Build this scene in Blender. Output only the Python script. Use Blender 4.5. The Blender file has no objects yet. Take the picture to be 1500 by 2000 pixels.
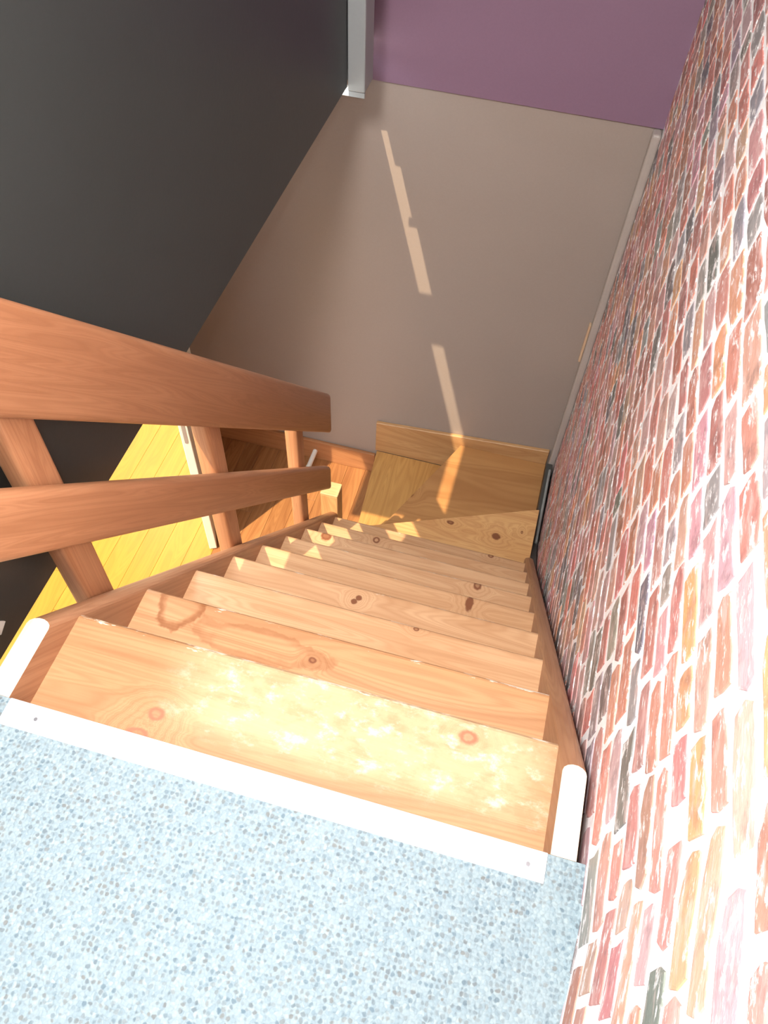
import bpy, bmesh, math, random
from mathutils import Vector, Matrix
random.seed(7)
SC = bpy.context.scene
COL = SC.collection

# ------------------------------------------------------------------ camera
P = dict(f=1576.058, p=0.9474595, y=0.2191608, r=0.0582964, c=(-0.1966211, -0.3381910, 1.2122921))
cp, sp, cy, sy = math.cos(P['p']), math.sin(P['p']), math.cos(P['y']), math.sin(P['y'])
FWD = Vector((-sy*cp, cy*cp, -sp))
RGT0 = Vector((cy, sy, 0))
UP0 = RGT0.cross(FWD)
cr, sr = math.cos(P['r']), math.sin(P['r'])
RGT = cr*RGT0 + sr*UP0
UPV = -sr*RGT0 + cr*UP0
CAM = Vector(P['c'])
cam = bpy.data.objects.new('camera', bpy.data.cameras.new('camera'))
COL.objects.link(cam)
M = Matrix((RGT, UPV, -FWD)).transposed().to_4x4()
M.translation = CAM
cam.matrix_world = M
cam.data.sensor_fit = 'VERTICAL'
cam.data.sensor_height = 36.0
cam.data.lens = P['f']/2000*36.0
cam.data.clip_start = 0.02
SC.camera = cam

# ------------------------------------------------------------------ world, sun, lamps, exposure
SC.view_settings.view_transform = 'Standard'
SC.view_settings.look = 'None'
SC.view_settings.gamma = 1.0
SC.view_settings.use_curve_mapping = False
SC.view_settings.exposure = 1.5
w = bpy.data.worlds.new('sky'); SC.world = w; w.use_nodes = True
bg = w.node_tree.nodes['Background']
bg.inputs[0].default_value = (0.80, 0.91, 1.0, 1)
bg.inputs[1].default_value = 1.9

def lamp(name, kind, energy, loc, direction, size=None, color=(1, 1, 1)):
    l = bpy.data.lights.new(name, kind); l.energy = energy; l.color = color
    o = bpy.data.objects.new(name, l); COL.objects.link(o)
    o.location = loc
    o.rotation_euler = Vector(direction).to_track_quat('-Z', 'Y').to_euler()
    if kind == 'AREA':
        l.shape = 'DISK'; l.size = size
    elif kind == 'SUN':
        l.angle = size
    elif kind in ('SPOT', 'POINT'):
        l.shadow_soft_size = size
    return o
SUN_DIR = Vector((0.28, 0.51, -1.0))
lamp('sun', 'SUN', 2.6, (-3, -4, 7), SUN_DIR, math.radians(0.6), (1.0, 0.80, 0.55))
lamp('landing_fill', 'AREA', 34.0, (-0.66, -0.30, 1.80), (0.50, 0.45, -1), 0.5, (1.0, 0.985, 0.97))  # added unseen fill over the landing, set left to brighten the bricks
lamp('camera_flash', 'POINT', 9.0, (-0.26, -0.35, 1.27), (0, 0, -1), 0.02, (1.0, 0.99, 0.98))

# ------------------------------------------------------------------ node helpers
class NT:
    def __init__(s, name):
        s.m = bpy.data.materials.new(name); s.m.use_nodes = True
        s.t = s.m.node_tree; s.b = s.t.nodes['Principled BSDF']
    def n(s, kind, **kw):
        nd = s.t.nodes.new(kind)
        for k, v in kw.items(): setattr(nd, k, v)
        return nd
    def put(s, sock, v):
        if isinstance(v, bpy.types.NodeSocket): s.t.links.new(v, sock)
        else: sock.default_value = v
    def math(s, op, a, b=0.0, c=0.0, clamp=False):
        nd = s.n('ShaderNodeMath', operation=op, use_clamp=clamp)
        s.put(nd.inputs[0], a); s.put(nd.inputs[1], b); s.put(nd.inputs[2], c)
        return nd.outputs[0]
    def vmath(s, op, a, b=(0, 0, 0)):
        nd = s.n('ShaderNodeVectorMath', operation=op)
        s.put(nd.inputs[0], a); s.put(nd.inputs[1], b)
        return nd.outputs[1] if op in ('LENGTH', 'DISTANCE', 'DOT_PRODUCT') else nd.outputs[0]
    def mix(s, f, a, b, blend='MIX'):
        nd = s.n('ShaderNodeMix', data_type='RGBA', blend_type=blend)
        s.put(nd.inputs[0], f)
        s.put(nd.inputs[6], a if isinstance(a, bpy.types.NodeSocket) else (*a, 1)[:4])
        s.put(nd.inputs[7], b if isinstance(b, bpy.types.NodeSocket) else (*b, 1)[:4])
        return nd.outputs[2]
    def noise(s, vec, scale, detail=3.0, rough=0.55, dist=0.0):
        nd = s.n('ShaderNodeTexNoise')
        s.put(nd.inputs['Vector'], vec); nd.inputs['Scale'].default_value = scale
        nd.inputs['Detail'].default_value = detail; nd.inputs['Roughness'].default_value = rough
        nd.inputs['Distortion'].default_value = dist
        return nd.outputs[0]
    def step(s, x, a, b):
        nd = s.n('ShaderNodeMapRange', interpolation_type='SMOOTHSTEP')
        s.put(nd.inputs[0], x); s.put(nd.inputs[1], a); s.put(nd.inputs[2], b)
        s.put(nd.inputs[3], 0.0); s.put(nd.inputs[4], 1.0)
        return nd.outputs[0]
    def coord(s):
        return s.n('ShaderNodeTexCoord').outputs['Object']
    def rand(s):
        return s.n('ShaderNodeObjectInfo').outputs['Random']
    def bump(s, h, strength, dist=0.002):
        nd = s.n('ShaderNodeBump'); nd.inputs['Strength'].default_value = strength
        nd.inputs['Distance'].default_value = dist
        s.put(nd.inputs['Height'], h); s.put(s.b.inputs['Normal'], nd.outputs[0])
    def done(s, color, rough=0.5, spec=0.5, metal=0.0):
        s.put(s.b.inputs['Base Color'], color if isinstance(color, bpy.types.NodeSocket) else (*color, 1)[:4])
        s.put(s.b.inputs['Roughness'], rough); s.b.inputs['Specular IOR Level'].default_value = spec
        s.b.inputs['Metallic'].default_value = metal
        return s.m

def plain(name, color, rough=0.5, spec=0.5, metal=0.0, grain=0.04, gscale=60):
    t = NT(name); c = t.coord()
    f = t.math('MULTIPLY_ADD', t.noise(c, gscale, 4), 2*grain, 1-grain)
    col = t.vmath('MULTIPLY', t.n('ShaderNodeRGB').outputs[0], (1, 1, 1))
    rgb = t.n('ShaderNodeRGB'); rgb.outputs[0].default_value = (*color, 1)
    nd = t.n('ShaderNodeVectorMath', operation='SCALE'); t.put(nd.inputs[0], rgb.outputs[0]); t.put(nd.inputs[3], f)
    return t.done(nd.outputs[0], rough, spec, metal)

def wood(name, light, mid, dark, axis=0, knots=(), rough=0.42, spec=0.4, freq=9.0, vary=0.12, worn=None, stain=None, cross=16.0, knot_col=(0.16, 0.05, 0.02), rotx=0.0, chips=None):
    """axis = grain axis in object space; knots = (x, y, r, aspect) in object space, on the x-y face"""
    t = NT(name); c = t.coord()
    if rotx:
        vr = t.n('ShaderNodeVectorRotate', rotation_type='X_AXIS'); t.put(vr.inputs['Vector'], c); vr.inputs['Angle'].default_value = rotx
        c = vr.outputs[0]
    sep = t.n('ShaderNodeSeparateXYZ'); t.put(sep.inputs[0], c)
    X, Y, Z = sep.outputs
    rnd = t.rand()
    off = t.n('ShaderNodeCombineXYZ')
    t.put(off.inputs[0], t.math('MULTIPLY', rnd, 37.0)); t.put(off.inputs[1], t.math('MULTIPLY', rnd, 91.0)); t.put(off.inputs[2], t.math('MULTIPLY', rnd, 13.0))
    c2 = t.vmath('ADD', c, off.outputs[0])
    sc = [cross, cross, cross]; sc[axis] = 1.1
    g = t.vmath('MULTIPLY', c2, tuple(sc))
    u = t.noise(g, 0.55, 2.0, 0.5, 0.35)
    kmask = None; kdark = None
    for k in knots:
        kx, ky, r, asp = k[:4]
        dx = t.math('DIVIDE', t.math('SUBTRACT', X, kx), r*asp); dy = t.math('DIVIDE', t.math('SUBTRACT', Y, ky), r)
        d = t.math('SQRT', t.math('ADD', t.math('MULTIPLY', dx, dx), t.math('MULTIPLY', dy, dy)))
        d = t.math('ADD', d, t.math('MULTIPLY_ADD', t.noise(c2, 90, 2), 0.5, -0.25))
        far = t.math('EXPONENT', t.math('MULTIPLY', t.math('MULTIPLY', d, d), -0.16))
        u = t.math('MULTIPLY_ADD', far, 0.35, u)
        kd = t.math('SUBTRACT', 1.0, t.step(d, 0.72, 1.15))
        ring = t.math('SUBTRACT', 1.0, t.step(d, 0.3, 0.62))
        kd = t.math('MULTIPLY', kd, t.math('SUBTRACT', 1.0, t.math('MULTIPLY', ring, 0.5 if len(k) < 5 else k[4])))
        kdark = kd if kdark is None else t.math('MAXIMUM', kdark, kd)
    s1 = t.math('MULTIPLY_ADD', t.math('SINE', t.math('MULTIPLY', u, freq*6.283)), 0.5, 0.5)
    s1 = t.math('POWER', s1, 2.2)
    fine = t.noise(t.vmath('MULTIPLY', c2, tuple(9.0 if i == axis else 420.0 for i in range(3))), 1.0, 2.0)
    big = t.noise(t.vmath('MULTIPLY', c2, tuple(1.5 if i == axis else 9.0 for i in range(3))), 1.0, 2.0)
    col = t.mix(t.step(big, 0.25, 0.75), light, mid)
    s2 = t.math('POWER', t.math('MULTIPLY_ADD', t.math('SINE', t.math('MULTIPLY', u, freq*30.0)), 0.5, 0.5), 1.6)
    col = t.mix(t.math('MULTIPLY', s2, 0.34), col, dark)
    col = t.mix(t.math('MULTIPLY', s1, 0.42), col, dark)
    col = t.mix(t.math('MULTIPLY', t.step(fine, 0.5, 0.75), 0.25), col, dark)
    if stain:
        for (sx, sy_, rx, ry, amt) in stain:
            dx = t.math('DIVIDE', t.math('SUBTRACT', X, sx), rx); dy = t.math('DIVIDE', t.math('SUBTRACT', Y, sy_), ry)
            d = t.math('SQRT', t.math('ADD', t.math('MULTIPLY', dx, dx), t.math('MULTIPLY', dy, dy)))
            d = t.math('ADD', d, t.math('MULTIPLY_ADD', t.noise(c2, 22, 3), 1.1, -0.55))
            edge = t.math('MULTIPLY', t.step(d, 0.55, 0.95), t.math('SUBTRACT', 1.0, t.step(d, 0.98, 1.12)))
            col = t.mix(t.math('MULTIPLY', edge, amt), col, (0.22, 0.075, 0.025))
    if worn:
        x0, x1, y0, y1, wc, amt = worn
        m = t.math('MULTIPLY', t.step(X, x0-0.05, x0+0.12), t.math('SUBTRACT', 1.0, t.step(X, x1-0.10, x1+0.02)))
        m = t.math('MULTIPLY', m, t.math('MULTIPLY', t.step(Y, y0-0.03, y0+0.03), t.math('SUBTRACT', 1.0, t.step(Y, y1, y1+0.04))))
        nz = t.noise(t.vmath('MULTIPLY', c2, (14, 22, 22)), 1.0, 5.0, 0.65)
        base = t.step(nz, 0.36, 0.56)
        col = t.mix(t.math('MULTIPLY', t.math('MULTIPLY', m, t.math('MULTIPLY_ADD', base, 0.5, 0.5)), 0.62), col, wc)
        nz2 = t.noise(t.vmath('MULTIPLY', c2, (24, 36, 36)), 1.0, 6.0, 0.7)
        col = t.mix(t.math('MULTIPLY', t.math('MULTIPLY', m, t.step(nz2, 0.50, 0.72)), amt), col, (0.66, 0.58, 0.47))
    if chips:      # varnish chipped off along the nosing: (y of the edge, depth, amount)
        cy_, cd, ca = chips
        nz3 = t.noise(t.vmath('MULTIPLY', c2, (16, 60, 60)), 1.0, 4.0, 0.7)
        e3 = t.math('ADD', t.math('DIVIDE', t.math('SUBTRACT', Y, cy_-cd), cd), t.math('MULTIPLY_ADD', nz3, 3.0, -1.75))
        col = t.mix(t.math('MULTIPLY', t.step(e3, 0.6, 0.8), ca), col, (0.70, 0.60, 0.48))
    if kdark is not None:
        col = t.mix(t.math('MULTIPLY', kdark, 0.92), col, knot_col)
    f = t.math('MULTIPLY_ADD', rnd, 2*vary, 1-vary)
    nd = t.n('ShaderNodeVectorMath', operation='SCALE'); t.put(nd.inputs[0], col); t.put(nd.inputs[3], f)
    t.bump(fine, 0.12, 0.001)
    return t.done(nd.outputs[0], rough, spec)

# ------------------------------------------------------------------ mesh helpers
def mesh_obj(name, verts, faces, mat, parent=None, origin=None, smooth=False, kind=None, label=None):
    if origin is None:
        n = len(verts)
        origin = [(min(v[i] for v in verts)+max(v[i] for v in verts))/2 for i in range(3)]
    me = bpy.data.meshes.new(name)
    me.from_pydata([(v[0]-origin[0], v[1]-origin[1], v[2]-origin[2]) for v in verts], [], faces)
    me.validate(); me.update()
    return link(name, me, mat, parent, origin, smooth, kind, label)

def link(name, me, mat, parent, origin, smooth=False, kind=None, label=None):
    o = bpy.data.objects.new(name, me); COL.objects.link(o)
    if mat is not None and not me.materials: me.materials.append(mat)
    o.location = origin
    if parent is not None:
        o.parent = parent
        o.location = Vector(origin) - world_loc(parent)
    if smooth:
        for p in me.polygons: p.use_smooth = True
    if kind: o['kind'] = kind
    if label: o['label'] = label
    return o

def world_loc(o):
    v = Vector(o.location)
    while o.parent is not None:
        o = o.parent; v = v + Vector(o.location)
    return v

def bm_obj(name, bm, mat, parent=None, origin=None, smooth=False, kind=None, label=None):
    bmesh.ops.recalc_face_normals(bm, faces=bm.faces)
    vs = [v.co.copy() for v in bm.verts]
    if origin is None:
        origin = Vector([(min(v[i] for v in vs)+max(v[i] for v in vs))/2 for i in range(3)])
    origin = Vector(origin)
    for v in bm.verts: v.co -= origin
    me = bpy.data.meshes.new(name); bm.to_mesh(me); bm.free()
    return link(name, me, mat, parent, origin, smooth, kind, label)

def box_bm(x0, x1, y0, y1, z0, z1, bev=0.0, seg=2, bm=None):
    own = bm is None
    bm = bm or bmesh.new()
    vs = [bm.verts.new((x, y, z)) for x in (x0, x1) for y in (y0, y1) for z in (z0, z1)]
    fs = [(0, 1, 3, 2), (4, 6, 7, 5), (0, 4, 5, 1), (2, 3, 7, 6), (0, 2, 6, 4), (1, 5, 7, 3)]
    fl = [bm.faces.new([vs[i] for i in f]) for f in fs]
    if bev > 0:
        ed = {e for f in fl for e in f.edges}
        bmesh.ops.bevel(bm, geom=list(ed), offset=bev, segments=seg, affect='EDGES', profile=0.5)
    return bm

def prism_bm(poly, axis, a, b, bev=0.0, seg=2, sel=None):
    """extrude a 2-D polygon along axis from a to b; poly coords are the two other axes in order"""
    bm = bmesh.new()
    def pt(q, t):
        l = list(q); l.insert(axis, t); return l
    va = [bm.verts.new(pt(q, a)) for q in poly]; vb = [bm.verts.new(pt(q, b)) for q in poly]
    n = len(poly)
    bm.faces.new(va); bm.faces.new(vb[::-1])
    for i in range(n): bm.faces.new((va[i], vb[i], vb[(i+1) % n], va[(i+1) % n]))
    if bev > 0:
        es = [e for e in bm.edges if sel is None or sel(e)]
        bmesh.ops.bevel(bm, geom=es, offset=bev, segments=seg, affect='EDGES', profile=0.5)
    return bm

def cyl_bm(p0, p1, r0, r1=None, n=20, bm=None):
    bm = bm or bmesh.new(); r1 = r1 or r0
    p0, p1 = Vector(p0), Vector(p1); d = (p1-p0).normalized()
    a = d.orthogonal().normalized(); b = d.cross(a)
    ra = [bm.verts.new(p0+(a*math.cos(i*2*math.pi/n)+b*math.sin(i*2*math.pi/n))*r0) for i in range(n)]
    rb = [bm.verts.new(p1+(a*math.cos(i*2*math.pi/n)+b*math.sin(i*2*math.pi/n))*r1) for i in range(n)]
    bm.faces.new(ra[::-1]); bm.faces.new(rb)
    for i in range(n): bm.faces.new((ra[i], ra[(i+1) % n], rb[(i+1) % n], rb[i]))
    return bm

def thing(name, loc, label, cat, group=None):
    o = bpy.data.objects.new(name, None); COL.objects.link(o); o.location = loc
    o.empty_display_size = 0.1
    o['label'] = label; o['category'] = cat
    if group: o['group'] = group
    return o
def tag(o, label, cat, group=None):
    o['label'] = label; o['category'] = cat
    if group: o['group'] = group
    return o

# ------------------------------------------------------------------ dimensions
XL, XO = -0.853, -0.893          # left stringer inner / outer face
RX = 0.037                       # right stringer outer face
Y1, G, R1, R = 0.1974, 0.1793, 0.069, 0.2051
def tz(i): return -R1-(i-1)*R    # top of tread i
def ty(i): return Y1+(i-1)*G     # nosing of tread i
SL = 1.135                       # slope of stringers and rails
ZC, ZB, ZA, ZF = tz(10), tz(11), tz(12), tz(13)
YW = 2.57                        # far wall
def wall_x(y): return 0.053+0.0085*max(y, 0.0)-(max(-0.09-y, 0.0))*0.09
ZP = -0.26                       # foot of the purple wall

# ------------------------------------------------------------------ materials
def wall_paint(name, color, rough, spec, mott=0.05):
    t = NT(name); c = t.coord()
    a = t.noise(c, 2.2, 3); b = t.noise(c, 160, 3)
    f = t.math('ADD', t.math('MULTIPLY_ADD', a, 2*mott, 1-mott), t.math('MULTIPLY_ADD', b, 0.10, -0.05))
    rgb = t.n('ShaderNodeRGB'); rgb.outputs[0].default_value = (*color, 1)
    nd = t.n('ShaderNodeVectorMath', operation='SCALE'); t.put(nd.inputs[0], rgb.outputs[0]); t.put(nd.inputs[3], f)
    t.bump(t.noise(c, 90, 2), 0.10, 0.002)
    return t.done(nd.outputs[0], rough, spec)
M_brown = wall_paint('brown_gloss_paint', (0.325, 0.27, 0.235), 0.34, 0.5)
M_plaster = wall_paint('corner_plaster', (0.40, 0.345, 0.31), 0.45, 0.4)
M_purple = wall_paint('purple_paint', (0.215, 0.128, 0.188), 0.5, 0.4)
M_black = wall_paint('black_paint', (0.031, 0.036, 0.035), 0.42, 0.45, 0.10)
M_white = plain('white_paint', (0.80, 0.79, 0.76), 0.45)
M_grey = plain('grey_metal_paint', (0.27, 0.285, 0.285), 0.4, 0.5, 0.0)
M_ceil = plain('ceiling_white', (0.78, 0.77, 0.75), 0.8, 0.2)
M_alu = plain('brushed_aluminium', (0.86, 0.87, 0.90), 0.38, 0.5, 0.35)
M_screw = plain('screw_steel', (0.30, 0.30, 0.32), 0.35, 0.5, 0.8)
M_dark = plain('dark_grey_board', (0.055, 0.055, 0.05), 0.5)
M_trimgrey = plain('grey_sealing_strip', (0.25, 0.27, 0.26), 0.5)
M_door = plain('door_cream_paint', (0.86, 0.84, 0.70), 0.4)
M_latch = plain('latch_metal', (0.45, 0.40, 0.36), 0.4, 0.5, 0.3)
M_plastic = plain('white_plastic', (0.88, 0.87, 0.80), 0.35)
PL, PM, PD = (0.57, 0.35, 0.195), (0.50, 0.285, 0.145), (0.37, 0.18, 0.08)
TILT = math.radians(48.6)
M_rail = wood('rail_wood', (0.42, 0.195, 0.095), (0.375, 0.165, 0.078), (0.275, 0.11, 0.048), axis=1, freq=12, cross=34, rotx=TILT, rough=0.38)
M_balu = wood('baluster_wood', (0.52, 0.255, 0.125), (0.46, 0.21, 0.098), (0.33, 0.13, 0.058), axis=2, freq=12, cross=34)
M_string = wood('stringer_wood', (0.45, 0.235, 0.125), (0.39, 0.195, 0.10), (0.28, 0.115, 0.055), axis=1, freq=8, cross=26, rotx=TILT)
M_endgrain = wood('end_grain', (0.83, 0.70, 0.54), (0.80, 0.66, 0.50), (0.66, 0.47, 0.33), axis=1, freq=10, cross=40)
M_newel = wood('newel_wood', (0.62, 0.36, 0.15), (0.56, 0.30, 0.12), (0.40, 0.18, 0.06), axis=2)
M_newtop = wood('newel_top', (0.66, 0.47, 0.24), (0.60, 0.41, 0.20), (0.45, 0.28, 0.12), axis=0)
M_riser = wood('riser_wood', PL, PM, PD, axis=0)
M_skirt = wood('skirting_wood', (0.56, 0.33, 0.15), (0.50, 0.28, 0.12), (0.36, 0.17, 0.065), axis=0, freq=7)
M_skirt_lo = wood('lower_skirting_wood', (0.52, 0.25, 0.11), (0.47, 0.21, 0.09), (0.33, 0.13, 0.05), axis=0, freq=6)
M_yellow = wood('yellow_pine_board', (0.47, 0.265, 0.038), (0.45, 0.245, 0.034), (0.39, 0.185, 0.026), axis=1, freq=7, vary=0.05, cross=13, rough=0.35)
M_hall = wood('hall_board', (0.42, 0.20, 0.075), (0.36, 0.16, 0.058), (0.22, 0.08, 0.028), axis=1, freq=8, vary=0.14, cross=14, rough=0.35)  # brown boards, colour lowered further to carry the door's shade
M_strip = wood('pale_strip_wood', (0.72, 0.53, 0.36), (0.68, 0.48, 0.31), (0.55, 0.34, 0.2), axis=2)

# ------------------------------------------------------------------ setting: walls, floors, ceilings
def struct(name, bm, mat, parent=None, origin=None):
    return bm_obj(name, bm, mat, parent, origin, kind='structure' if parent is None else None)

# far wall: brown below, purple above
struct('wall_back', box_bm(-1.975, 0.30, YW, YW+0.12, ZF-0.03, ZP), M_brown)
struct('wall_back.001', box_bm(-0.985, 0.30, YW-0.014, YW+0.12, ZP, 2.6), M_purple)
struct('wall_back.002', box_bm(-4.2, -2.95, YW, YW+0.12, ZF-0.03, 0.3), M_white)
struct('wall_back.003', box_bm(-2.95, -1.975, YW, YW+0.12, -0.40, 0.3), M_white)
# black wall over the left side of the stair well
struct('wall_left', box_bm(-0.978, -0.97, -1.6, 2.21, -0.12, 2.6), M_black)
struct('wall_left.001', box_bm(-0.99, -0.982, 2.21, 2.34, -0.12, 2.6), M_black)
struct('wall_left.003', box_bm(-1.012, -1.004, 2.34, YW, -0.12, 2.6), M_black)  # unseen wall end, set back to narrow the sun streak
struct('wall_left.004', box_bm(-1.012, -0.982, 2.332, 2.34, -0.12, 2.6), M_black)  # unseen filler, stops sun leaking onto the purple wall
# ceiling slab of the lower hall beyond the black wall, landing ceiling
struct('ceiling', prism_bm([(-1.60, -0.245), (-1.075, -0.245), (-1.02, -0.18), (-1.60, -0.18)], 1, 1.05, YW), M_ceil)
struct('ceiling.001', box_bm(-4.2, -1.60, 1.45, YW, -0.245, -0.18), M_ceil)
struct('ceiling.002', box_bm(-1.03, 0.30, -1.7, YW+0.12, 2.6, 2.7), M_ceil)
# walls out of the picture that close the place
struct('wall_front', box_bm(-1.03, 0.30, -1.7, -1.6, -0.2, 2.6), M_white)
struct('wall_front.001', box_bm(-4.2, 0.30, -1.7, -1.6, ZF, 0.9), M_white)
struct('wall_left.002', box_bm(-4.3, -4.2, -1.7, 4.1, ZF, 0.9), M_white)
struct('wall_back.004', box_bm(-4.2, 0.3, 4.0, 4.1, ZF, 0.3), M_white)

# landing floor with blue-grey loop carpet
def carpet_mat():
    t = NT('blue_grey_loop_carpet'); c = t.coord()
    nz = t.n('ShaderNodeTexNoise'); t.put(nz.inputs['Vector'], c); nz.inputs['Scale'].default_value = 140; nz.inputs['Detail'].default_value = 2
    c = t.vmath('ADD', c, t.vmath('MULTIPLY', t.vmath('SUBTRACT', nz.outputs['Color'], (0.5, 0.5, 0.5)), (0.0055, 0.0055, 0.0)))
    v = t.n('ShaderNodeTexVoronoi'); v.inputs['Scale'].default_value = 185; t.put(v.inputs['Vector'], c); v.inputs['Randomness'].default_value = 0.75
    h = v.outputs['Distance']
    base = (0.245, 0.305, 0.33)
    sepc = t.n('ShaderNodeSeparateColor'); t.put(sepc.inputs[0], v.outputs['Color'])
    col = t.mix(sepc.outputs[2], (0.19, 0.25, 0.28), (0.255, 0.31, 0.325))
    col = t.mix(t.math('MULTIPLY', t.step(h, 0.35, 0.8), 0.35), col, (0.16, 0.21, 0.235))
    v2 = t.n('ShaderNodeTexVoronoi'); v2.inputs['Scale'].default_value = 132; t.put(v2.inputs['Vector'], c); v2.inputs['Randomness'].default_value = 0.55
    sp2 = t.n('ShaderNodeSeparateColor'); t.put(sp2.inputs[0], v2.outputs['Color'])
    dot = t.math('MULTIPLY', t.math('SUBTRACT', 1.0, t.step(v2.outputs['Distance'], 0.26, 0.52)), t.math('MULTIPLY_ADD', sp2.outputs[0], 0.6, 0.4))
    col = t.mix(t.math('MULTIPLY', dot, 0.85), col, t.mix(sp2.outputs[1], (0.085, 0.13, 0.165), (0.14, 0.135, 0.125)))
    tuft = t.noise(t.vmath('MULTIPLY', c, (5, 1.0, 1)), 1.5, 2)
    col = t.mix(t.math('MULTIPLY', t.step(tuft, 0.55, 0.7), 0.3), col, (0.27, 0.335, 0.36))
    t.bump(t.math('SUBTRACT', 1.0, h), 0.6, 0.004)
    return t.done(col, 0.95, 0.1)
M_carpet = carpet_mat()
bm = bmesh.new()
ox = []
NY = 24
for i in range(NY+1):
    y = -1.6+1.6*i/NY
    ox.append(y)
fl_v, fl_f = [], []
for y in ox:
    for x, z in ((-0.97, 0.0), (wall_x(y)+0.02, 0.0), (wall_x(y)+0.02, -0.008), (-0.97, -0.008)):
        fl_v.append((x, y, z))
for i in range(NY):
    a, b = 4*i, 4*i+4
    for k in range(4): fl_f.append((a+k, a+(k+1) % 4, b+(k+1) % 4, b+k))
fl_f += [(3, 2, 1, 0), (4*NY, 4*NY+1, 4*NY+2, 4*NY+3)]
mesh_obj('floor', fl_v, fl_f, M_carpet, kind='structure', origin=(0, 0, 0))
struct('floor.001', box_bm(-0.97, 0.06, -1.6, -0.004, -0.20, -0.0085), M_riser)

# lower floor: boards laid along the stair direction
lower = struct('floor.002', box_bm(-4.2, 0.3, -1.6, 4.0, ZF-0.06, ZF-0.018), M_dark)
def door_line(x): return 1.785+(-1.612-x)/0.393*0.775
def plank(x0, x1, pa, pb, mat):
    """pa, pb: (y at x0, y at x1) of the two ends"""
    g = 0.0005
    poly = [(x0+g, pa[0]+g), (x1-g, pa[1]+g), (x1-g, pb[1]-g), (x0+g, pb[0]-g)]
    top = lambda e: all(v.co.z > ZF-0.001 for v in e.verts)
    bm_obj('plank', prism_bm(poly, 2, ZF-0.018, ZF, 0.0010, 1, sel=top), mat, lower)
def boards(x0, x1, width, mat, ya, yb, cut):
    """ya, yb are functions of x"""
    x = x0; k = 0
    while x < x1-0.02:
        xe = min(x+width, x1)
        a0, b0 = (ya(x), ya(xe)), (yb(x), yb(xe))
        cuts = []
        yy = max(a0) + cut*(0.35+0.3*((k*37) % 10)/10)
        while yy < min(b0)-0.15:
            cuts.append((yy, yy)); yy += cut*(0.85+0.3*random.random())
        ends = [a0]+cuts+[b0]
        for p, q in zip(ends[:-1], ends[1:]): plank(x, xe, p, q, mat)
        x += width; k += 1
cl = lambda v, a, b: max(a, min(b, v))
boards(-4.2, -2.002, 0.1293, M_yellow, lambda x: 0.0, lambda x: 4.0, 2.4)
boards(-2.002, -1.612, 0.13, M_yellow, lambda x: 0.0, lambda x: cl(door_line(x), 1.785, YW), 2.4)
boards(-2.002, -1.612, 0.0975, M_hall, lambda x: cl(door_line(x), 1.785, YW), lambda x: YW, 2.4)  # darker boards start at the door line, carrying the shade behind it
boards(-1.612, -0.86, 0.1075, M_hall, lambda x: 0.0, lambda x: YW, 1.7)
struct('baseboard_back', box_bm(-1.975, -0.914, YW-0.02, YW, ZF, -2.375, 0.004), M_skirt_lo)

# ------------------------------------------------------------------ brick wall
def mortar_mat():
    t = NT('white_mortar'); c = t.coord()
    col = t.mix(t.step(t.noise(c, 28, 5, 0.65), 0.45, 0.75), (0.88, 0.85, 0.84), (0.74, 0.69, 0.68))
    t.bump(t.noise(c, 70, 4), 0.35, 0.004)
    return t.done(col, 0.7, 0.3)
def brick_mat(attr):
    t = NT('painted_brick_stuff' if attr else 'painted_brick'); c = t.coord()
    if attr: base = t.n('ShaderNodeAttribute', attribute_name='tone').outputs['Color']
    else: base = t.n('ShaderNodeObjectInfo').outputs['Color']
    g = t.n('ShaderNodeNewGeometry').outputs['Position']
    n1 = t.noise(g, 26, 4, 0.6); n2 = t.noise(t.vmath('MULTIPLY', g, (60, 30, 75)), 1.0, 5, 0.7)
    n3 = t.noise(t.vmath('MULTIPLY', g, (60, 18, 60)), 1.0, 4, 0.6)
    col = t.mix(t.math('MULTIPLY', t.step(n1, 0.5, 0.68), 0.38), base, (0.09, 0.07, 0.07))
    col = t.mix(t.math('MULTIPLY', t.step(n3, 0.48, 0.68), 0.45), col, (0.66, 0.46, 0.43))
    col = t.mix(t.math('MULTIPLY', t.step(n2, 0.54, 0.64), 0.85), col, (0.80, 0.74, 0.73))
    t.bump(n2, 0.35, 0.004)
    return t.done(col, 0.55, 0.4)
M_mortar = mortar_mat(); M_brick = brick_mat(False); M_brick_s = brick_mat(True)
# backing wall
bv, bf = [], []
ys = [-1.6, -1.2, -0.8, -0.5, -0.35, -0.25, -0.18, -0.12, -0.09, -0.05, 0.0, 1.0, YW-0.0145]
for y in ys:
    bv += [(wall_x(y), y, -2.6), (wall_x(y), y, 2.6), (0.30, y, 2.6), (0.30, y, -2.6)]
for i in range(len(ys)-1):
    a, b = 4*i, 4*i+4
    for k in range(4): bf.append((a+k, a+(k+1) % 4, b+(k+1) % 4, b+k))
bf += [(3, 2, 1, 0), tuple(4*(len(ys)-1)+k for k in range(4))]
bwall = mesh_obj('wall_right', bv, bf, M_mortar, kind='structure', origin=(0.052, 0, 0))
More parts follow.
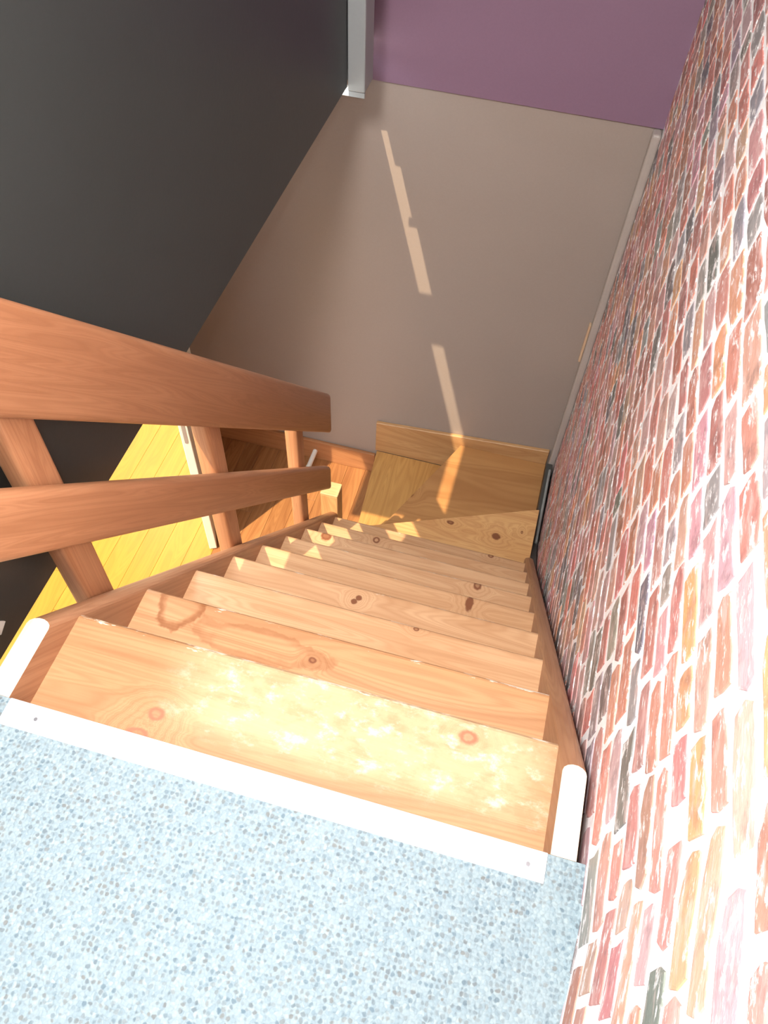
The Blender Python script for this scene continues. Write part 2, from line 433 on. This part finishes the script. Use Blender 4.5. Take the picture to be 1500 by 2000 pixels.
# plastered corner strip below the purple wall
struct('trim_2', box_bm(0.041, 0.0735, YW-0.055, YW-0.0005, ZA-0.05, ZP-0.004, 0.011, 4), M_plaster)
PAL = [((0.55, 0.205, 0.165), 5), ((0.47, 0.205, 0.175), 5), ((0.39, 0.17, 0.13), 4), ((0.52, 0.30, 0.30), 5),
       ((0.16, 0.152, 0.148), 2), ((0.29, 0.262, 0.258), 4), ((0.58, 0.28, 0.16), 2), ((0.52, 0.28, 0.22), 4)]
PALL = [c for c, n in PAL for _ in range(n)]
def project(p):
    d = Vector(p)-CAM; z = d.dot(FWD)
    if z < 0.02: return None
    return 750+P['f']*d.dot(RGT)/z, 1000-P['f']*d.dot(UPV)/z
NB = 12
def brick_shape(rng):
    """unit brick: outline in (y,z) within +-0.5, wobbly; front proud by 1 unit of x"""
    base = []
    per = [(-.5, -.5), (-.17, -.5), (.17, -.5), (.5, -.5), (.5, 0), (.5, .5), (.17, .5), (-.17, .5), (-.5, .5), (-.5, 0)]
    for (a, b) in per:
        corner = abs(a) > .4 and abs(b) > .4
        da = rng.uniform(-.05, .045)*(1 if a > 0 else -1) if abs(a) > .4 else rng.uniform(-.05, .05)
        db = rng.uniform(-.11, .08)*(1 if b > 0 else -1) if abs(b) > .4 else rng.uniform(-.10, .10)
        s = .94 if corner else 1
        base.append((a*s+da, b*s+db))
    n = len(base)
    vs = [(0.3, a, b) for a, b in base] + [(-0.75, a*.985, b*.96) for a, b in base] + [(-1.0, a*.94, b*.86) for a, b in base] + [(-1.06, rng.uniform(-.05, .05), rng.uniform(-.05, .05))]
    fs = []
    for r in range(2):
        for i in range(n): fs.append((r*n+i, r*n+(i+1) % n, (r+1)*n+(i+1) % n, (r+1)*n+i))
    for i in range(n): fs.append((2*n+i, 2*n+(i+1) % n, 3*n))
    return vs, fs
rng = random.Random(11)
SHAPES = [brick_shape(rng) for _ in range(16)]
spots = []
z = -2.53; row = 0
while z < 1.35:
    h = rng.uniform(0.052, 0.068)
    y = -0.62 + (0.06 if row % 2 else 0.0) + rng.uniform(-.02, .02)
    yend = YW-0.016 if z > ZP else YW-0.058
    while y < yend:
        l = rng.uniform(0.098, 0.145) if rng.random() > .12 else rng.uniform(0.055, 0.08)
        gap = rng.uniform(0.008, 0.014)
        a, b = y, min(y+l, yend-0.004)
        if b-a > 0.03:
            yc, zc = (a+b)/2, z+h/2
            under = zc < (-0.25-SL*(yc-0.1) if yc > 0.1 else -0.07)
            if yc > 1.62: under = zc < -2.10
            if not under:
                spots.append((yc, zc, b-a, h-rng.uniform(0.007, 0.012), rng.uniform(-.03, .03), rng.choice(PALL), rng.randrange(16)))
        y += l+gap
    z += h; row += 1
def seen_area(s):
    yc, zc, l, h = s[:4]
    q = [project((wall_x(yc), yc+a*l/2, zc+b*h/2)) for a, b in ((-1, -1), (1, -1), (1, 1), (-1, 1))]
    if any(p is None for p in q): return 0
    cx_, cy_ = sum(p[0] for p in q)/4, sum(p[1] for p in q)/4
    if not (-10 < cx_ < 1520 and -20 < cy_ < 2030): return 0
    return abs(sum(q[i][0]*q[(i+1) % 4][1]-q[(i+1) % 4][0]*q[i][1] for i in range(4)))/2
spots.sort(key=seen_area, reverse=True)
shape_me = []
for vs, fs in SHAPES:
    me = bpy.data.meshes.new('brick'); me.from_pydata(vs, [], fs); me.validate(); me.update()
    me.materials.append(M_brick); shape_me.append(me)
def brick_mat4(s):
    yc, zc, l, h, rot = s[:5]
    return Matrix.Translation((wall_x(yc), yc, zc)) @ Matrix.Rotation(-0.0898 if yc < -0.09 else -0.0085, 4, 'Z') @ Matrix.Rotation(rot, 4, 'X') @ Matrix.Diagonal((0.0020, l, h, 1))
for s in spots[:298]:
    o = bpy.data.objects.new('brick', shape_me[s[6]]); COL.objects.link(o)
    o.parent = bwall
    yc, zc, l, h, rot = s[:5]
    o.location = Vector((wall_x(yc), yc, zc))-Vector(bwall.location)
    o.rotation_euler = (rot, 0, -0.0898 if yc < -0.09 else -0.0085); o.scale = (0.0020, l, h)
    o.color = (*[c*random.uniform(.88, 1.12) for c in s[5]], 1)
vs_all, fs_all, tones = [], [], []
for s in spots[298:]:
    m4 = brick_mat4(s); vs, fs = SHAPES[s[6]]; k = len(vs_all)
    vs_all += [tuple(m4 @ Vector(v)) for v in vs]; fs_all += [tuple(i+k for i in f) for f in fs]
    c = [x*random.uniform(.88, 1.12) for x in s[5]]
    tones += [(*c, 1)]*len(vs)
rest = mesh_obj('brick', vs_all, fs_all, M_brick_s, bwall, origin=(0.052, 0, 0))
rest.name = 'brick_field'; rest['kind'] = 'stuff'
at = rest.data.color_attributes.new('tone', 'FLOAT_COLOR', 'POINT')
for i, c in enumerate(tones): at.data[i].color = c

# ------------------------------------------------------------------ staircase
stair = thing('staircase', (-0.42, 1.0, ZF), 'steep worn pine staircase with winders at its foot, beside the brick wall', 'staircase')
def stringer(x0, x1, ya, yb, label, za=0.002, ynear=0.0):
    """board with a rounded upper edge, sawn level at the landing"""
    n = 7; r = (x1-x0)/2; prof = []
    for i in range(n+1):
        a = math.pi*i/n
        prof.append(((x0+x1)/2+r*math.cos(a), r*0.8*math.sin(a)-r*0.8))
    # sections: list of (y, top z, bottom z)
    y_top = 0.138
    vs, fs = [], []
    secs = [(ynear, za, None), (y_top, za, None), (yb, za-SL*(yb-y_top), None)]
    bm = bmesh.new()
    dep = 0.30
    def sect(y, zt, zb, rounded):
        ring = [bm.verts.new((px, y, zt+(pz if rounded else 0))) for px, pz in prof]
        ring += [bm.verts.new((x0, y, zb)), bm.verts.new((x1, y, zb))]
        return ring
    # slanted end: rounded profile only matters along the slope; the level cut keeps the round outline in plan
    s0 = [bm.verts.new((px, ynear, za)) for px, pz in prof] + [bm.verts.new((x0, ynear, za-dep)), bm.verts.new((x1, ynear, za-dep))]
    s1 = [bm.verts.new((px, y_top+pz/SL, za)) for px, pz in prof] + [bm.verts.new((x0, y_top, za-dep-0.10)), bm.verts.new((x1, y_top, za-dep-0.10))]
    zt = za-SL*(yb-y_top)
    s2 = [bm.verts.new((px, yb, zt+pz)) for px, pz in prof] + [bm.verts.new((x0, yb, zt-dep)), bm.verts.new((x1, yb, zt-dep))]
    N = len(s0)
    for A, B in ((s0, s1), (s1, s2)):
        for i in range(N): bm.faces.new((A[i], A[(i+1) % N], B[(i+1) % N], B[i]))
    bm.faces.new(s0); bm.faces.new(s2[::-1])
    o = bm_obj('stringer', bm, M_string, stair, label=label)
    o.data.materials.append(M_endgrain)
    for p in o.data.polygons:
        if p.normal.z > 0.93: p.material_index = 1
    return o
stringer(XO, XL, 0, 1.655, 'left stringer board with rounded top edge and pale sawn end')
stringer(0.0, RX, 0, 1.70, 'right stringer board beside the brick wall with pale sawn end')

def rounded_board(y_back, y_nose, z_top, th, x0, x1, r=0.012):
    poly = [(y_back, z_top), (y_back, z_top-th)]
    poly += [(y_nose-r, z_top-th)] + [(y_nose-r+r*math.sin(a), z_top-th/2-(th/2)*math.cos(a)) for a in (math.pi*k/8 for k in range(1, 8))] + [(y_nose-r, z_top)]
    return prism_bm(poly, 0, x0, x1)
def K(i, x, y, r, asp=1.3, core=0.5):
    cx, cyy = (XL+0.0)/2, (ty(i)-G-0.025+ty(i))/2
    return (x-cx, y-cyy, r, asp, core)
tread_mats = {
 1: wood('tread_first_wood', (0.40, 0.225, 0.11), (0.355, 0.18, 0.08), (0.25, 0.11, 0.045), axis=0, freq=9, cross=20, chips=(0.104, 0.036, 0.95), worn=(-0.22, 0.46, -0.04, 0.16, (0.53, 0.385, 0.225), 0.7),
         knots=[K(1, -0.648, 0.06, 0.012), K(1, -0.145, 0.163, 0.013), K(1, -0.663, 0.022, 0.010, 2.0)], knot_col=(0.28, 0.11, 0.06), vary=0.0),
 2: wood('tread_second_wood', (0.50, 0.29, 0.15), (0.45, 0.24, 0.11), (0.31, 0.13, 0.055), axis=0, freq=7, vary=0.0, chips=(0.103, 0.028, 0.95), stain=[(-0.345, 0.075, 0.045, 0.055, 0.75), (-0.16, 0.04, 0.15, 0.035, 0.4)],
         knots=[K(2, -0.47, 0.312, 0.007)], cross=11),
 3: wood('tread_third_wood', PL, PM, PD, axis=0, knots=[K(3, -0.30, 0.545, 0.006)], vary=0.02, chips=(0.102, 0.018, 0.6)),
 4: wood('tread_fourth_wood', PL, PM, PD, axis=0, knots=[K(4, -0.483, 0.6990, 0.009, 1.0, 0.0), K(4, -0.4925, 0.6855, 0.009, 1.0, 0.0)], vary=0.02, chips=(0.102, 0.018, 0.6)),
 5: wood('tread_fifth_wood', PL, PM, PD, axis=0, knots=[K(5, -0.193, 0.886, 0.030, 0.42, 0.0)], vary=0.02, chips=(0.102, 0.018, 0.6)),
 6: wood('tread_sixth_wood', PL, PM, PD, axis=0, knots=[K(6, -0.180, 1.080, 0.018, 0.8, 0.5)], vary=0.02, chips=(0.102, 0.018, 0.6)),
 7: wood('tread_seventh_wood', PL, PM, PD, axis=0, knots=[K(7, -0.768, 1.256, 0.022, 0.95, 0.15)], vary=0.02, chips=(0.102, 0.018, 0.6)),
 8: wood('tread_eighth_wood', PL, PM, PD, axis=0, knots=[K(8, -0.614, 1.425, 0.016, 1.0, 0.9)], vary=0.02, chips=(0.102, 0.018, 0.6)),
 9: wood('tread_ninth_wood', PL, PM, PD, axis=0, knots=[K(9, -0.15, 1.62, 0.010)], vary=0.02, chips=(0.102, 0.018, 0.6)),
}
for i in range(1, 10):
    yb = ty(i)-G-0.025
    if i == 1: yb = -0.03
    o = bm_obj('tread', rounded_board(yb, ty(i), tz(i), 0.034, XL, 0.0), tread_mats[i], stair,
               origin=(XL/2, (ty(i)-G-0.025+ty(i))/2, tz(i)))
    if i == 1: o['label'] = 'worn pale topmost tread below the landing'
    if i == 2: o['label'] = 'tread with a dark stain at its left end'
    if i == 5: o['label'] = 'tread with a large dark red knot near its right end'
for i in range(1, 10):          # risers under each nosing
    bm_obj('riser', box_bm(XL, 0.0, ty(i)-0.045, ty(i)-0.025, tz(i+1), tz(i)-0.034), M_riser, stair)
# winders
WX = 0.030
def slab(name, poly, z, th, mat, label=None, origin=None):
    bm = prism_bm(poly, 2, z-th, z, 0.0025, 2)
    return bm_obj(name, bm, mat, stair, origin, label=label)
def KW(kn, ox, oy): return [(x-ox, y-oy, r, a, c) for x, y, r, a, c in kn]
oC, oB, oA = (-0.4, 1.9, ZC), (-0.4, 2.3, ZB), (-0.75, 2.2, ZA)
M_C = wood('winder_pale_wood', (0.66, 0.39, 0.165), (0.60, 0.33, 0.13), (0.43, 0.19, 0.07), axis=0, vary=0.0, knots=KW([(-0.143, 1.871, 0.020, 1.1, 0.0), (-0.367, 1.888, 0.012, 1.5, 0.2), (-0.03, 1.93, 0.010, 0.6, 0.6)], *oC[:2]))
M_B = wood('winder_brown_wood', (0.46, 0.235, 0.085), (0.40, 0.195, 0.07), (0.30, 0.125, 0.04), axis=0, vary=0.0, freq=4, cross=7, knots=KW([(-0.619, 2.152, 0.022, 0.9, 0.9), (-0.46, 2.00, 0.009, 1.2, 0.2)], *oB[:2]))
M_A = wood('winder_golden_wood', (0.56, 0.31, 0.10), (0.50, 0.26, 0.08), (0.34, 0.15, 0.04), axis=1, vary=0.0, freq=7)
slab('winder_tread', [(XL, 1.59), (WX, 1.59), (WX, 2.085), (-0.002, 2.072), (-0.644, 1.798), (XL, 1.71)], ZC, 0.034, M_C, 'pale winder tread below the straight flight', oC)
slab('winder_tread', [(XL+0.005, 1.70), (-0.60, 1.78), (WX, 2.04), (WX, YW-0.021), (-0.436, YW-0.021), (-0.698, 1.93), (-0.775, 1.745)], ZB, 0.034, M_B, 'brown corner winder tread with ringed knot', oB)
slab('winder_tread', [(-0.848, 1.73), (-0.76, 1.74), (-0.68, 1.92), (-0.42, YW-0.021), (-0.903, YW-0.021), (-0.866, 2.078)], ZA, 0.034, M_A, 'golden lowest winder tread beside the hall floor', oA)
def vert_board(p, q, z0, z1, th):
    d = (Vector(q)-Vector(p)).normalized(); n = Vector((-d.y, d.x))*th
    return prism_bm([tuple(p), tuple(q), tuple(Vector(q)+n), tuple(Vector(p)+n)], 2, z0, z1)
bm_obj('riser', vert_board((-0.84, 1.685), (WX-.001, 2.055), ZB, ZC-0.034, 0.018), M_riser, stair)
bm_obj('riser', vert_board((-0.665, 1.94), (-0.412, YW-0.03), ZA, ZB-0.034, -0.018), M_riser, stair)
bm_obj('riser', vert_board((-0.842, 1.80), (-0.883, YW-0.03), ZF, ZA-0.034, -0.018), M_riser, stair)
# newel at the foot
nw = bm_obj('newel_post', box_bm(-0.930, -0.852, 1.656, 1.728, ZF, -1.612, 0.004), M_newel, stair)
bm_obj('newel_top', box_bm(-0.931, -0.851, 1.655, 1.729, -1.612, -1.60, 0.004), M_newtop, nw, label='pale sawn top of the newel post')

# skirting of the winders on the far wall (top runs slightly out of level)
bm = prism_bm([(-0.912, ZA), (-0.912, -2.095), (0.030, -2.016), (0.030, ZA)], 1, YW-0.021, YW, 0.003, 1)
bm_obj('baseboard_back', bm, M_skirt, None, kind='structure')
# dark board put in for the dark gap between winders and brick wall, with a grey strip on it
struct('gap_board_right', prism_bm([(1.70, -1.85), (1.95, -2.02), (2.50, -2.05), (2.50, -2.5), (1.70, -2.5)], 0, 0.031, 0.060), M_dark)
bm = cyl_bm((0.050, 1.96, -2.013), (0.052, 2.45, -2.0405), 0.0065, n=10)
tag(bm_obj('cable', bm, M_trimgrey), 'grey cable lying along the dark board at the foot of the brick wall', 'cable')

# ------------------------------------------------------------------ balustrade
hand = thing('handrail', (-0.893, 0.8, -1.2), 'two-rail wooden balustrade along the open left side of the stairs', 'handrail')
def rail(y0, y1, top, bot, s_top, s_bot, label):
    # top/bot: (y, z) reference points
    zt = lambda y: top[1]-s_top*(y-top[0]); zb = lambda y: bot[1]-s_bot*(y-bot[0])
    poly = [(y0, zb(y0)), (y1, zb(y1)), (y1, zt(y1)), (y0, zt(y0))]
    bm = prism_bm(poly, 0, XO+0.001, XL, 0.014, 4)
    return bm_obj('rail', bm, M_rail, hand, label=label, smooth=True)
rail(-0.12, 1.615, (0.325, 0.528), (0.234, 0.396), 1.128, 1.112, 'wide upper rail')
rail(-0.12, 1.592, (0.175, 0.307), (0.175, 0.145), 1.147, 1.137, 'narrow lower rail')
for y0, y1 in ((0.262, 0.332), (0.798, 0.868), (1.352, 1.420)):
    ym = (y0+y1)/2
    zt = 0.528-1.128*(ym-0.325)-0.06
    zb = 0.002-SL*(ym-0.138)-0.16
    bm_obj('baluster', box_bm(-0.940, XO, y0, y1, zb, zt, 0.013, 4), M_balu, hand, smooth=True)

# ------------------------------------------------------------------ aluminium nosing strip with screws
bm = prism_bm([(-0.0415, 0.0), (-0.0415, 0.0012), (-0.039, 0.0030), (-0.002, 0.0030), (0.0005, 0.0015), (0.0005, -0.018), (-0.001, -0.018), (-0.001, 0.0)], 0, -0.849, -0.004)
strip = tag(bm_obj('nosing_strip', bm, M_alu), 'white metal nosing strip screwed along the carpet edge of the landing', 'nosing')
for x, y in ((-0.795, -0.021), (-0.540, -0.024), (-0.283, -0.026), (-0.029, -0.022)):
    bm_obj('screw', cyl_bm((x, y, 0.0025), (x, y, 0.0042), 0.0036, 0.003, 12), M_screw, strip)

# ------------------------------------------------------------------ grey post, unseen sun blocks, label card
tag(bm_obj('post', box_bm(-0.969, -0.911, 2.212, 2.315, -0.135, 2.595, 0.004), M_grey), 'grey square metal post at the end of the black wall', 'post')
post = bpy.data.objects['post']
bm_obj('foot_plate', box_bm(-0.966, -0.912, 2.213, 2.223, -0.152, -0.1355), M_grey, post)
bm_obj('foot_tab', box_bm(-1.003, -0.9665, 2.214, 2.222, -0.152, -0.121), M_white, post, label='white tab at the foot of the post')
bm_obj('sun_block', box_bm(-1.06, -0.979, 1.88, 1.985, -0.118, -0.03), M_black, bpy.data.objects['wall_left'])  # unseen block added to break the sun streak on the far wall
bm_obj('sun_block', box_bm(-1.06, -1.013, 2.40, YW-0.001, -0.118, 0.04), M_black, bpy.data.objects['wall_left.003'])  # unseen block added to cut off the top of the sun streak
bm = prism_bm([(0.141, -0.062), (0.120, -0.073), (0.060, -0.01), (0.085, 0.035)], 0, -0.9705, -0.966)
tag(bm_obj('card', bm, M_plastic), 'small white card on the black wall by the stair head', 'card')

# ------------------------------------------------------------------ door and jamb in the lower hall
h0 = Vector((-1.985, 2.56)); h1 = Vector((-1.592, 1.785))
d = (h1-h0).normalized(); n = Vector((d.y, -d.x))*0.040
if n.x > 0: n = -n
q = [h0, h1, h1+n, h0+n]
door = bm_obj('door_1', prism_bm([tuple(v) for v in q], 2, ZF+0.01, -0.50, 0.003, 1), M_door, kind='structure')
mid = h1+n*0.5
e = d*0.0015
def latch(z0, z1, r):
    nn = n.normalized(); bm = bmesh.new(); pts = []
    for k in range(9):
        a = math.pi*k/8; pts.append((r*math.cos(a), z1+r*math.sin(a)))
    for k in range(9):
        a = math.pi+math.pi*k/8; pts.append((r*math.cos(a), z0+r*math.sin(a)))
    va = [bm.verts.new((mid.x+nn.x*a+e.x, mid.y+nn.y*a+e.y, z)) for a, z in pts]
    vb = [bm.verts.new((mid.x+nn.x*a-2*e.x, mid.y+nn.y*a-2*e.y, z)) for a, z in pts]
    m = len(pts); bm.faces.new(va); bm.faces.new(vb[::-1])
    for i in range(m): bm.faces.new((va[i], va[(i+1) % m], vb[(i+1) % m], vb[i]))
    return bm
bm_obj('latch_plate', latch(-1.63, -1.47, 0.008), M_latch, door, label='oval grey latch plate on the door edge')
struct('trim_1', box_bm(-2.045, -1.975, YW-0.004, YW+0.12, ZF, -0.40, 0.003), M_white)

# white door stop on the lower skirting
stop = thing('door_stop', (-1.275, YW-0.02, -2.455), 'white cylindrical door stop fixed to the skirting in the lower hall', 'door stop')
bm_obj('stem', cyl_bm((-1.275, YW-0.022, -2.455), (-1.275, 2.425, -2.455), 0.014, n=18), M_plastic, stop, smooth=False)
bm_obj('buffer', cyl_bm((-1.275, 2.425, -2.455), (-1.275, 2.405, -2.455), 0.0165, 0.0145, n=18), M_plastic, stop)

# pale wood strip in the far right corner
tag(bm_obj('wood_strip', box_bm(0.030, 0.0405, YW-0.030, YW-0.001, -1.36, -1.15, 0.002), M_strip), 'pale sliver of wood upright in the corner by the brick wall', 'strip')
